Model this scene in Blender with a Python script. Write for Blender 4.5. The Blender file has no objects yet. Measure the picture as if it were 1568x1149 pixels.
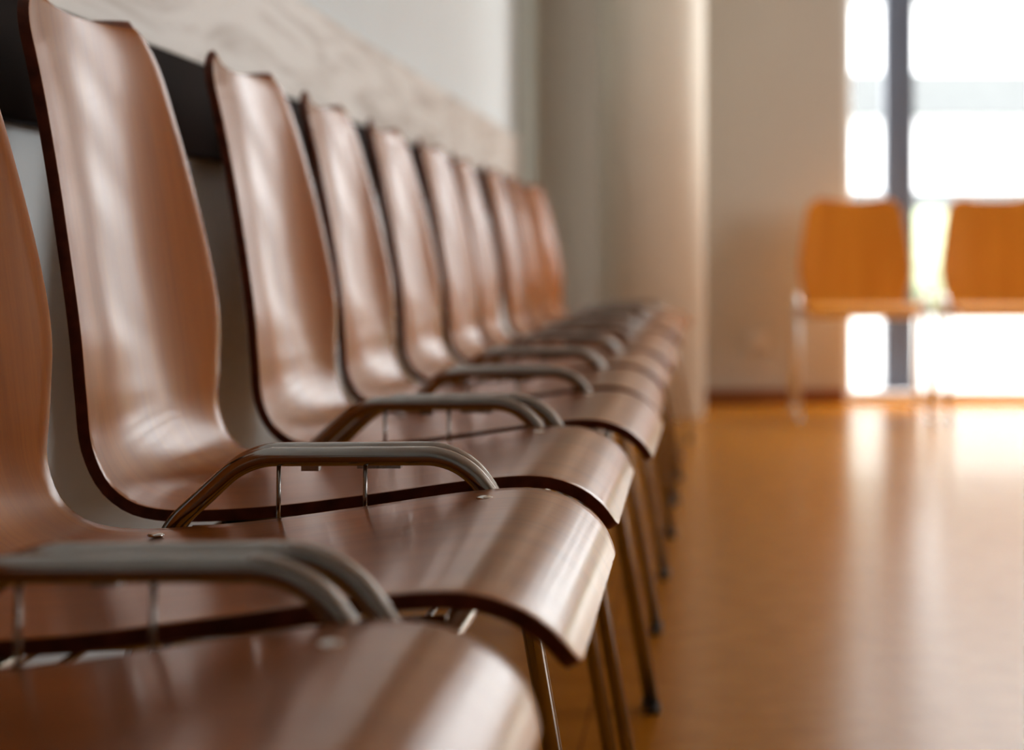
import bpy, bmesh, math, random
from mathutils import Vector, Matrix
random.seed(3)
scene = bpy.context.scene
W,H,F = 1637.0,1200.0,3000.0

# ------------------------------------------------------------ materials
def new_mat(name):
    m = bpy.data.materials.new(name); m.use_nodes = True
    nt = m.node_tree
    return m, nt, nt.nodes['Principled BSDF']
def plain(name, col, rough=0.6, metal=0.0, noise=0.0, scale=6.0, bump=0.0, spec=.5):
    m, nt, b = new_mat(name)
    b.inputs['Roughness'].default_value = rough
    b.inputs['Metallic'].default_value = metal
    b.inputs['Specular IOR Level'].default_value = spec
    tc = nt.nodes.new('ShaderNodeTexCoord')
    n = nt.nodes.new('ShaderNodeTexNoise'); n.inputs['Scale'].default_value = scale
    n.inputs['Detail'].default_value = 4
    nt.links.new(tc.outputs['Object'], n.inputs['Vector'])
    r = nt.nodes.new('ShaderNodeValToRGB')
    r.color_ramp.elements[0].position=.3; r.color_ramp.elements[1].position=.7
    r.color_ramp.elements[0].color = (*[c*(1-noise) for c in col],1)
    r.color_ramp.elements[1].color = (*[min(1,c*(1+noise)) for c in col],1)
    nt.links.new(n.outputs['Fac'], r.inputs['Fac'])
    nt.links.new(r.outputs['Color'], b.inputs['Base Color'])
    if bump:
        bp = nt.nodes.new('ShaderNodeBump'); bp.inputs['Strength'].default_value=bump
        bp.inputs['Distance'].default_value=.002
        n2 = nt.nodes.new('ShaderNodeTexNoise'); n2.inputs['Scale'].default_value=220
        nt.links.new(tc.outputs['Object'], n2.inputs['Vector'])
        nt.links.new(n2.outputs['Fac'], bp.inputs['Height'])
        nt.links.new(bp.outputs['Normal'], b.inputs['Normal'])
    return m
def veneer(name, dark, light, rough=.34, coat=.72, coatr=.17, spec=.12, tint=(1,.78,.58,1)):
    m, nt, b = new_mat(name)
    b.inputs['Roughness'].default_value = rough
    b.inputs['Specular IOR Level'].default_value = spec
    b.inputs['Specular Tint'].default_value = tint
    b.inputs['Coat Weight'].default_value = coat
    b.inputs['Coat Roughness'].default_value = coatr
    b.inputs['Coat IOR'].default_value = 1.46
    uv = nt.nodes.new('ShaderNodeUVMap'); uv.uv_map = 'UVMap'
    oi = nt.nodes.new('ShaderNodeObjectInfo')
    add = nt.nodes.new('ShaderNodeVectorMath'); add.operation='ADD'
    nt.links.new(uv.outputs['UV'], add.inputs[0]); nt.links.new(oi.outputs['Random'], add.inputs[1])
    mp = nt.nodes.new('ShaderNodeMapping'); mp.inputs['Scale'].default_value=(160,5,1)
    nt.links.new(add.outputs[0], mp.inputs['Vector'])
    n = nt.nodes.new('ShaderNodeTexNoise'); n.inputs['Scale'].default_value=1.0
    n.inputs['Detail'].default_value=6; n.inputs['Roughness'].default_value=.6
    nt.links.new(mp.outputs['Vector'], n.inputs['Vector'])
    mp2 = nt.nodes.new('ShaderNodeMapping'); mp2.inputs['Scale'].default_value=(22,1.4,1)
    nt.links.new(add.outputs[0], mp2.inputs['Vector'])
    n2 = nt.nodes.new('ShaderNodeTexNoise'); n2.inputs['Scale'].default_value=1.0
    nt.links.new(mp2.outputs['Vector'], n2.inputs['Vector'])
    mx = nt.nodes.new('ShaderNodeMath'); mx.operation='ADD'
    nt.links.new(n.outputs['Fac'], mx.inputs[0]); nt.links.new(n2.outputs['Fac'], mx.inputs[1])
    h = nt.nodes.new('ShaderNodeMath'); h.operation='MULTIPLY'; h.inputs[1].default_value=.5
    nt.links.new(mx.outputs[0], h.inputs[0])
    r = nt.nodes.new('ShaderNodeValToRGB')
    r.color_ramp.elements[0].position=.36; r.color_ramp.elements[1].position=.62
    r.color_ramp.elements[0].color=(*dark,1); r.color_ramp.elements[1].color=(*light,1)
    nt.links.new(h.outputs[0], r.inputs['Fac'])
    nt.links.new(r.outputs['Color'], b.inputs['Base Color'])
    bp = nt.nodes.new('ShaderNodeBump'); bp.inputs['Strength'].default_value=.08; bp.inputs['Distance'].default_value=.0005
    nt.links.new(n.outputs['Fac'], bp.inputs['Height']); nt.links.new(bp.outputs['Normal'], b.inputs['Normal'])
    return m

M_wood  = veneer('brown_beech_veneer', (.235,.062,.002), (.36,.108,.005))
M_edge  = plain('plywood_edge', (.13,.030,.010), .5, noise=.35, scale=60, spec=.25)
M_litwood = veneer('backlit_beech_veneer', (.60,.225,.028), (.72,.30,.045), rough=.45, coat=.10, coatr=.3)  # lighter orange: window backlight on the far chairs, put into the wood colour
M_litedge = plain('backlit_ply_edge', (.40,.15,.04), .5, noise=.2, scale=60)  # edge brightened to go with the painted backlight
M_steel = plain('brushed_steel', (.41,.39,.37), .15, 1.0, noise=.06, scale=30)
M_pale  = plain('pale_steel', (.80,.79,.77), .35, .8, noise=.03)
M_chrome= plain('chrome', (.75,.74,.72), .15, 1.0, noise=.03)
M_rubber= plain('rubber_foot', (.09,.075,.06), .6, noise=.1)
M_wall  = plain('painted_wall', (.70,.76,.78), .75, noise=.015, scale=2, bump=.1)
M_wallf = plain('painted_wall_beige', (.60,.57,.51), .8, noise=.015, scale=2, bump=.1)
M_pil   = plain('painted_pilaster', (.52,.55,.51), .7, noise=.015)
M_ceil  = plain('ceiling_paint', (.76,.77,.77), .85, noise=.01)
M_col   = plain('column_plaster', (.75,.70,.60), .6, noise=.02)
M_dark  = plain('dark_stained_rail', (.016,.008,.006), .7, noise=.25, scale=8, spec=.1)
M_skirt = plain('skirting_wood', (.30,.12,.04), .45, noise=.1)
M_frame = plain('window_frame_white', (.75,.76,.76), .5, noise=.01)
M_post  = plain('blue_grey_steel', (.10,.115,.15), .5, noise=.05)
M_plate = plain('socket_plastic', (.72,.68,.62), .4, noise=.01)
M_out   = plain('pale_paving', (.40,.40,.38), .9, noise=.04, scale=1)
M_facade= plain('white_facade', (.70,.71,.71), .8, noise=.02)
M_band  = plain('grey_facade_band', (.105,.11,.11), .8, noise=.05)
M_hedge = plain('hedge_leaves', (.24,.27,.17), .9, noise=.3, scale=8)

M_board, nt, b = new_mat('bleached_rustic_board')
b.inputs['Roughness'].default_value=.45
tc = nt.nodes.new('ShaderNodeTexCoord'); mp = nt.nodes.new('ShaderNodeMapping')
mp.inputs['Scale'].default_value=(3,1.1,7)
nt.links.new(tc.outputs['Object'], mp.inputs['Vector'])
n = nt.nodes.new('ShaderNodeTexNoise'); n.inputs['Scale'].default_value=1.3; n.inputs['Detail'].default_value=8
n.inputs['Distortion'].default_value=2.2
nt.links.new(mp.outputs['Vector'], n.inputs['Vector'])
r = nt.nodes.new('ShaderNodeValToRGB'); r.color_ramp.elements[0].position=.32; r.color_ramp.elements[1].position=.55
r.color_ramp.elements[0].color=(.46,.40,.35,1); r.color_ramp.elements[1].color=(.70,.67,.63,1)
nt.links.new(n.outputs['Fac'], r.inputs['Fac']); nt.links.new(r.outputs['Color'], b.inputs['Base Color'])

M_floor, nt, b = new_mat('polished_floor')
b.inputs['Roughness'].default_value=.24
b.inputs['Specular IOR Level'].default_value=.15
b.inputs['Specular Tint'].default_value=(1,.93,.84,1)
tc = nt.nodes.new('ShaderNodeTexCoord')
n = nt.nodes.new('ShaderNodeTexNoise'); n.inputs['Scale'].default_value=14; n.inputs['Detail'].default_value=6
nt.links.new(tc.outputs['Object'], n.inputs['Vector'])
r = nt.nodes.new('ShaderNodeValToRGB'); r.color_ramp.elements[0].position=.3; r.color_ramp.elements[1].position=.7
r.color_ramp.elements[0].color=(.43,.165,.010,1); r.color_ramp.elements[1].color=(.50,.20,.016,1)
nt.links.new(n.outputs['Fac'], r.inputs['Fac'])
br = nt.nodes.new('ShaderNodeTexBrick'); br.inputs['Scale'].default_value=1.0
br.inputs['Color1'].default_value=(1,1,1,1); br.inputs['Color2'].default_value=(1,1,1,1); br.inputs['Mortar'].default_value=(.55,.5,.45,1)
br.inputs['Mortar Size'].default_value=.002; br.inputs['Brick Width'].default_value=9.0; br.inputs['Row Height'].default_value=1.5
br.inputs['Mortar Smooth'].default_value=.2
mp = nt.nodes.new('ShaderNodeMapping'); mp.inputs['Rotation'].default_value=(0,0,math.pi/2); mp.inputs['Location'].default_value=(3.1,.16,0)
nt.links.new(tc.outputs['Object'], mp.inputs['Vector']); nt.links.new(mp.outputs['Vector'], br.inputs['Vector'])
mm = nt.nodes.new('ShaderNodeMixRGB'); mm.blend_type='MULTIPLY'; mm.inputs[0].default_value=1
nt.links.new(r.outputs['Color'], mm.inputs[1]); nt.links.new(br.outputs['Color'], mm.inputs[2])
nt.links.new(mm.outputs[0], b.inputs['Base Color'])

# ------------------------------------------------------------ mesh helpers
def mk(name, me, loc=(0,0,0), parent=None):
    o = bpy.data.objects.new(name, me); scene.collection.objects.link(o)
    o.location = loc
    if parent: o.parent = parent
    return o
def add_box(bm, lo, hi, mi=0):
    vs=[bm.verts.new((x,y,z)) for x in (lo[0],hi[0]) for y in (lo[1],hi[1]) for z in (lo[2],hi[2])]
    for f in ((0,1,3,2),(4,6,7,5),(0,4,5,1),(2,3,7,6),(0,2,6,4),(1,5,7,3)):
        fc=bm.faces.new([vs[i] for i in f]); fc.material_index=mi
def boxes(name, lst, mats, bevel=0, parent=None):
    bm=bmesh.new()
    for it in lst: add_box(bm, it[0], it[1], it[2] if len(it)>2 else 0)
    bmesh.ops.recalc_face_normals(bm, faces=bm.faces)
    me=bpy.data.meshes.new(name); bm.to_mesh(me); bm.free()
    for m in mats: me.materials.append(m)
    o=mk(name, me, parent=parent)
    if bevel:
        md=o.modifiers.new('bevel','BEVEL'); md.width=bevel; md.segments=2; md.limit_method='ANGLE'
    return o
def fillet(pts, radii, seg=8):
    out=[Vector(pts[0])]
    for i in range(1,len(pts)-1):
        p0,p,p1=Vector(pts[i-1]),Vector(pts[i]),Vector(pts[i+1])
        a=(p0-p).normalized(); c=(p1-p).normalized()
        ang=a.angle(c); r=radii[i-1]
        d=r/math.tan(ang/2); d=min(d,(p0-p).length*.49 if i>1 else (p0-p).length*.9,(p1-p).length*.49 if i<len(pts)-2 else (p1-p).length*.9)
        r=d*math.tan(ang/2)
        bis=(a+c).normalized(); cen=p+bis*(r/math.sin(ang/2))
        s=p+a*d-cen; e=p+c*d-cen
        tot=s.angle(e); ax=s.cross(e).normalized()
        for k in range(seg+1):
            out.append(cen+Matrix.Rotation(tot*k/seg,3,ax)@s)
    out.append(Vector(pts[-1]))
    return out
def tube(bm, pts, rad, n=16, mi=0):
    pts=[Vector(p) for p in pts]
    t0=(pts[1]-pts[0]).normalized()
    up=Vector((0,1,0)) if abs(t0.y)<.9 else Vector((0,0,1))
    nrm=(up-t0*up.dot(t0)).normalized(); prev=t0; rings=[]
    for i,p in enumerate(pts):
        if i==0: t=t0
        elif i==len(pts)-1: t=(pts[i]-pts[i-1]).normalized()
        else: t=((pts[i+1]-p).normalized()+(p-pts[i-1]).normalized()).normalized()
        q=prev.rotation_difference(t); nrm=(q@nrm); nrm=(nrm-t*nrm.dot(t)).normalized(); prev=t
        bn=t.cross(nrm)
        rings.append([bm.verts.new(p+rad*(math.cos(2*math.pi*k/n)*nrm+math.sin(2*math.pi*k/n)*bn)) for k in range(n)])
    for a,b_ in zip(rings,rings[1:]):
        for k in range(n):
            f=bm.faces.new((a[k],a[(k+1)%n],b_[(k+1)%n],b_[k])); f.smooth=True; f.material_index=mi
    for rg in (rings[0],rings[-1]):
        f=bm.faces.new(rg); f.material_index=mi

# ------------------------------------------------------------ chair
PROF=[(-.500,.850,.186,.016),(-.480,.78,.196,.024),(-.461,.70,.209,.031),(-.445,.62,.221,.036),
      (-.436,.56,.224,.035),(-.434,.505,.215,.028),(-.432,.46,.205,.019),(-.414,.426,.204,.011),
      (-.375,.411,.211,.007),(-.29,.414,.220,.006),(-.20,.425,.225,.004),(-.115,.437,.227,.002),
      (-.062,.440,.226,0.0),(-.030,.431,.222,0.0),(-.009,.415,.217,0.0),(.003,.395,.212,0.0)]
def cr(p0,p1,p2,p3,t):
    return tuple(.5*((2*b)+(-a+c)*t+(2*a-5*b+4*c-d)*t*t+(-a+3*b-3*c+d)*t**3) for a,b,c,d in zip(p0,p1,p2,p3))
def shell_mesh(name, mats):
    P=PROF; dense=[]
    for i in range(len(P)-1):
        p0=P[max(0,i-1)]; p3=P[min(len(P)-1,i+2)]
        for k in range(40): dense.append(cr(p0,P[i],P[i+1],p3,k/40))
    dense.append(P[-1])
    L=[0]
    for a,b_ in zip(dense,dense[1:]): L.append(L[-1]+math.hypot(b_[0]-a[0],b_[1]-a[1]))
    tot=L[-1]
    rt,rl=.05,.028
    ss=[]
    for k in range(11): ss.append(rt*(1-math.cos(math.pi/2*k/10)))
    m=90
    for k in range(1,m): ss.append(rt+(tot-rt-rl)*k/m)
    for k in range(11): ss.append(tot-rl+rl*math.sin(math.pi/2*k/10))
    def samp(s):
        import bisect
        i=min(max(bisect.bisect_right(L,s)-1,0),len(L)-2)
        f=(s-L[i])/(L[i+1]-L[i])
        return [x+(y-x)*f for x,y in zip(dense[i],dense[i+1])]
    NT=28
    bm=bmesh.new(); uvl=bm.loops.layers.uv.new('UVMap'); grid=[]; uvs={}
    for s in ss:
        s=min(max(s,0),tot)
        x,z,w,c=samp(s); a=samp(max(0,s-.002)); e=samp(min(tot,s+.002))
        tx,tz=e[0]-a[0],e[1]-a[1]; l=math.hypot(tx,tz); nx,nz=-tz/l,tx/l
        if s<rt: w=w-rt+math.sqrt(max(0,rt*rt-(rt-s)**2))
        if s>tot-rl:
            d=tot-s; w=w-rl+math.sqrt(max(0,rl*rl-(rl-d)**2))
        row=[]
        for j in range(NT+1):
            t=-1+2*j/NT
            off=-c*(1-t*t)
            v=bm.verts.new((x+nx*off, w*t, z+nz*off)); uvs[v]=(w*t+.3,s); row.append(v)
        grid.append(row)
    for a,b_ in zip(grid,grid[1:]):
        for j in range(NT):
            f=bm.faces.new((a[j],b_[j],b_[j+1],a[j+1])); f.smooth=True
            for lp in f.loops: lp[uvl].uv=uvs[lp.vert]
    bm.normal_update()
    me=bpy.data.meshes.new(name); bm.to_mesh(me); bm.free()
    for mm_ in mats: me.materials.append(mm_)
    return me
def frame_mesh(name, mats, R=.0076):
    bm=bmesh.new()
    for sy in (-1,1):
        y=.246*sy; yf=.250*sy
        pts=[(-.460,yf,.012),(-.352,y,.405),(-.290,y,.462),(-.122,y,.463),(-.080,y,.405),(-.012,yf,.012)]
        tube(bm, fillet(pts,[.06,.06,.055,.06],12), R, 18)
        ry=.240*sy
        tube(bm,[(-.340,ry,.398),(-.085,ry,.404)],.004,10)
        if sy>0:
            for xx in (-.265,-.197):
                tube(bm,[(xx,ry+.003*sy,.400),(xx,y,.460)],.0018,8)
        else:
            add_box(bm,(-.205,y-.005,.449),(-.170,y+.005,.454))
            add_box(bm,(-.250,y-.005,.447),(-.236,y+.005,.452))
        for fx in (-.460,-.012):
            tube(bm,[(fx,yf,0),(fx,yf,.014)],R*1.3,14,1)
    for cx,cz in ((-.345,.385),(-.082,.398)):
        tube(bm, fillet([(cx,-.244,cz),(cx,-.20,cz-.004),(cx,.20,cz-.004),(cx,.244,cz)],[.03,.03],4), .0085, 14)
    for yy in (-.12,.12):
        tube(bm,[(-.345,yy,.389),(-.082,yy,.402)],.006,10)
    for k in range(5):
        xx=-.315+.047*k
        tube(bm,[(xx,-.240,.396),(xx+.02,-.17,.388),(xx+.02,.17,.388),(xx,.240,.396)],.0025,8)
    bmesh.ops.recalc_face_normals(bm, faces=bm.faces)
    me=bpy.data.meshes.new(name); bm.to_mesh(me); bm.free()
    for m in mats: me.materials.append(m)
    return me
def screw_mesh(name):
    bm=bmesh.new()
    for (x,z,tl) in ((-.342,.4105,0.0),(-.095,.4385,0)):
        bmesh.ops.create_uvsphere(bm,u_segments=16,v_segments=8,radius=.0065,
            matrix=Matrix.Translation((x,.178,z))@Matrix.Diagonal((1,1,.28,1)))
    for f in bm.faces: f.smooth=True
    me=bpy.data.meshes.new(name); bm.to_mesh(me); bm.free(); me.materials.append(M_chrome)
    return me
sh=shell_mesh('plywood_shell',[M_wood,M_edge]); sho=shell_mesh('plywood_shell_backlit',[M_litwood,M_litedge])
fr=frame_mesh('tube_frame',[M_steel,M_rubber]); fro=frame_mesh('tube_frame_pale',[M_pale,M_pale],.0105); sc=screw_mesh('rivets')
def chair(x,y,rot=0,shell=sh,name='waiting_room_chair',frame=fr):
    e=bpy.data.objects.new(name,None); scene.collection.objects.link(e)
    e.empty_display_size=.1; e.location=(x,y,0); e.rotation_euler=(0,0,rot)
    s=mk('shell',shell,parent=e)
    md=s.modifiers.new('thick','SOLIDIFY'); md.thickness=.0095; md.offset=-1; md.material_offset_rim=1; md.use_even_offset=True
    bv=s.modifiers.new('bev','BEVEL'); bv.width=.0015; bv.segments=2; bv.limit_method='ANGLE'; bv.angle_limit=math.radians(50)
    mk('frame',frame,parent=e); mk('rivets',sc,parent=e)
    return e
stag=[-.010,0,-.006,.010,.002,0,.004,-.003,.006,.0,.004]
rots=[0,0,.3,-.3,.5,0,-.4,.5,-.2,.4,-5]
for i in range(11):
    chair(-.072+stag[i], .70+.531*i, math.radians(rots[i]))
for cx,cy,rz in ((.595,7.1,-90),(1.165,7.1,-90),(1.73,7.12,-91)):
    chair(cx,cy,math.radians(rz),sho,'backlit_visitor_chair',fro)  # far chairs, backlight painted into the shell colour

# ------------------------------------------------------------ room
XL,XR,YB,YF,ZC=-.72,5.0,-3.0,7.9,2.9
boxes('floor',[((XL-.2,YB-.2,-.1),(XR+.2,YF+.2,0))],[M_floor])
boxes('ceiling',[((XL-.2,YB-.2,ZC),(XR+.2,YF+.2,ZC+.1))],[M_ceil])
boxes('wall_left',[((XL-.2,YB-.2,0),(XL,YF+.2,ZC))],[M_wall])
boxes('wall_back',[((XL,YB-.2,0),(XR,YB,ZC))],[M_wall])
WX0,WX1=.58,2.6
boxes('wall_far',[((XL,YF,0),(WX0,YF+.2,ZC)),((WX1,YF,0),(XR,YF+.2,ZC)),((WX0,YF,2.75),(WX1,YF+.2,ZC))],[M_wallf])
RY0,RY1=2.4,4.6
boxes('wall_right',[((XR,YB-.2,0),(XR+.2,RY0,ZC)),((XR,RY1,0),(XR+.2,YF+.2,ZC)),((XR,RY0,0),(XR+.2,RY1,.8)),((XR,RY0,2.7),(XR+.2,RY1,ZC))],[M_wall])
boxes('trim_1',[((XL,7.02,0),(XL+.018,YF,ZC))],[M_pil],.003)
boxes('trim_2',[((XL,YB,.885),(XL+.022,6.98,1.062))],[M_board],.003)
boxes('trim_3',[((XL,YB,.757),(XL+.03,6.98,.884))],[M_dark],.003)
boxes('baseboard_left',[((XL,YB,0),(XL+.015,YF,.07))],[M_skirt],.003)
boxes('baseboard_far',[((XL+.02,YF-.015,0),(WX0,YF,.06)),],[M_skirt],.003)
def win_frame(name, a0,a1,z0,z1, axis, pos, mull, t=.05, d=.07):
    L=[]
    def bx(u0,u1,w0,w1):
        if axis=='x': L.append(((u0,pos,w0),(u1,pos+d,w1)))
        else: L.append(((pos,u0,w0),(pos+d,u1,w1)))
    bx(a0,a1,z0,z0+t); bx(a0,a1,z1-t,z1); bx(a0,a0+t*.7,z0+t,z1-t); bx(a1-t*.7,a1,z0+t,z1-t)
    for m in mull: bx(m-t/2,m+t/2,z0+t,z1-t)
    return boxes(name,L,[M_frame],.004)
win_frame('window_1',WX0,WX1,0,2.75,'x',YF+.06,[1.95],t=.045)
win_frame('window_2',RY0,RY1,.8,2.7,'y',XR+.06,[3.5])
bm=bmesh.new()
bmesh.ops.create_cone(bm,cap_ends=True,segments=96,radius1=.205,radius2=.205,depth=ZC,matrix=Matrix.Translation((0,0,ZC/2)))
for f in bm.faces: f.smooth=len(f.verts)==4
me=bpy.data.meshes.new('round_column'); bm.to_mesh(me); bm.free(); me.materials.append(M_col)
mk('round_column',me,(-.213,7.3,0))
boxes('wall_socket',[((.175,YF-.012,.22),(.255,YF,.30)),((.19,YF-.016,.235),(.24,YF-.011,.285))],[M_plate],.003)

# ------------------------------------------------------------ outside
boxes('terrace',[((-20,YF+.21,-.2),(30,40,.0))],[M_out])
boxes('steel_post',[((.785,8.3,0),(.915,8.43,3.2)),((.755,8.27,0),(.945,8.46,.03))],[M_post],.004)
L=[((-8,24,0),(22,30,9),0)]
for k in range(6): L.append(((-8,23.8,.9+k*1.5),(22,24.02,1.45+k*1.5),1))
boxes('office_building',L,[M_facade,M_band])
bm=bmesh.new()
for k in range(60):
    bmesh.ops.create_icosphere(bm,subdivisions=2,radius=.5+.15*random.random(),matrix=Matrix.Translation((-6+k*.42,20+random.uniform(-.3,.3),.45+random.uniform(-.1,.15))))
for v in bm.verts: v.co+=Vector((random.uniform(-.04,.04),)*3); v.co.z=max(v.co.z,.002)
me=bpy.data.meshes.new('hedge'); bm.to_mesh(me); bm.free(); me.materials.append(M_hedge); mk('hedge',me)

# ------------------------------------------------------------ light
w=bpy.data.worlds.new('sky'); scene.world=w; w.use_nodes=True
bg=w.node_tree.nodes['Background']; bg.inputs[0].default_value=(.98,.99,1.0,1); bg.inputs[1].default_value=9.2
def portal(name,loc,rot,sx,sy):
    l=bpy.data.lights.new(name,'AREA'); l.shape='RECTANGLE'; l.size=sx; l.size_y=sy; l.cycles.is_portal=True
    o=bpy.data.objects.new(name,l); scene.collection.objects.link(o); o.location=loc; o.rotation_euler=rot
portal('window_light_portal',((WX0+WX1)/2,YF+.19,1.4),(-math.pi/2,0,0),WX1-WX0,2.75)
portal('window_light_portal',(XR+.19,(RY0+RY1)/2,1.75),(math.pi/2,0,math.pi/2),RY1-RY0,1.9)

# ------------------------------------------------------------ camera
cd=bpy.data.cameras.new('camera'); cam=bpy.data.objects.new('camera',cd); scene.collection.objects.link(cam)
cam.location=(0,0,.62); cam.rotation_euler=(math.pi/2,0,0)
cd.sensor_width=36; cd.sensor_fit='HORIZONTAL'; cd.lens=F/W*36
cd.shift_x=-312/W; cd.shift_y=-190/W
cd.clip_start=.02
cd.dof.use_dof=True; cd.dof.focus_distance=1.45; cd.dof.aperture_fstop=4.0
scene.camera=cam
scene.view_settings.view_transform='Standard'
for lk in ('Medium High Contrast','High Contrast'):
    try:
        scene.view_settings.look=lk; break
    except Exception as ex: print('look',ex)
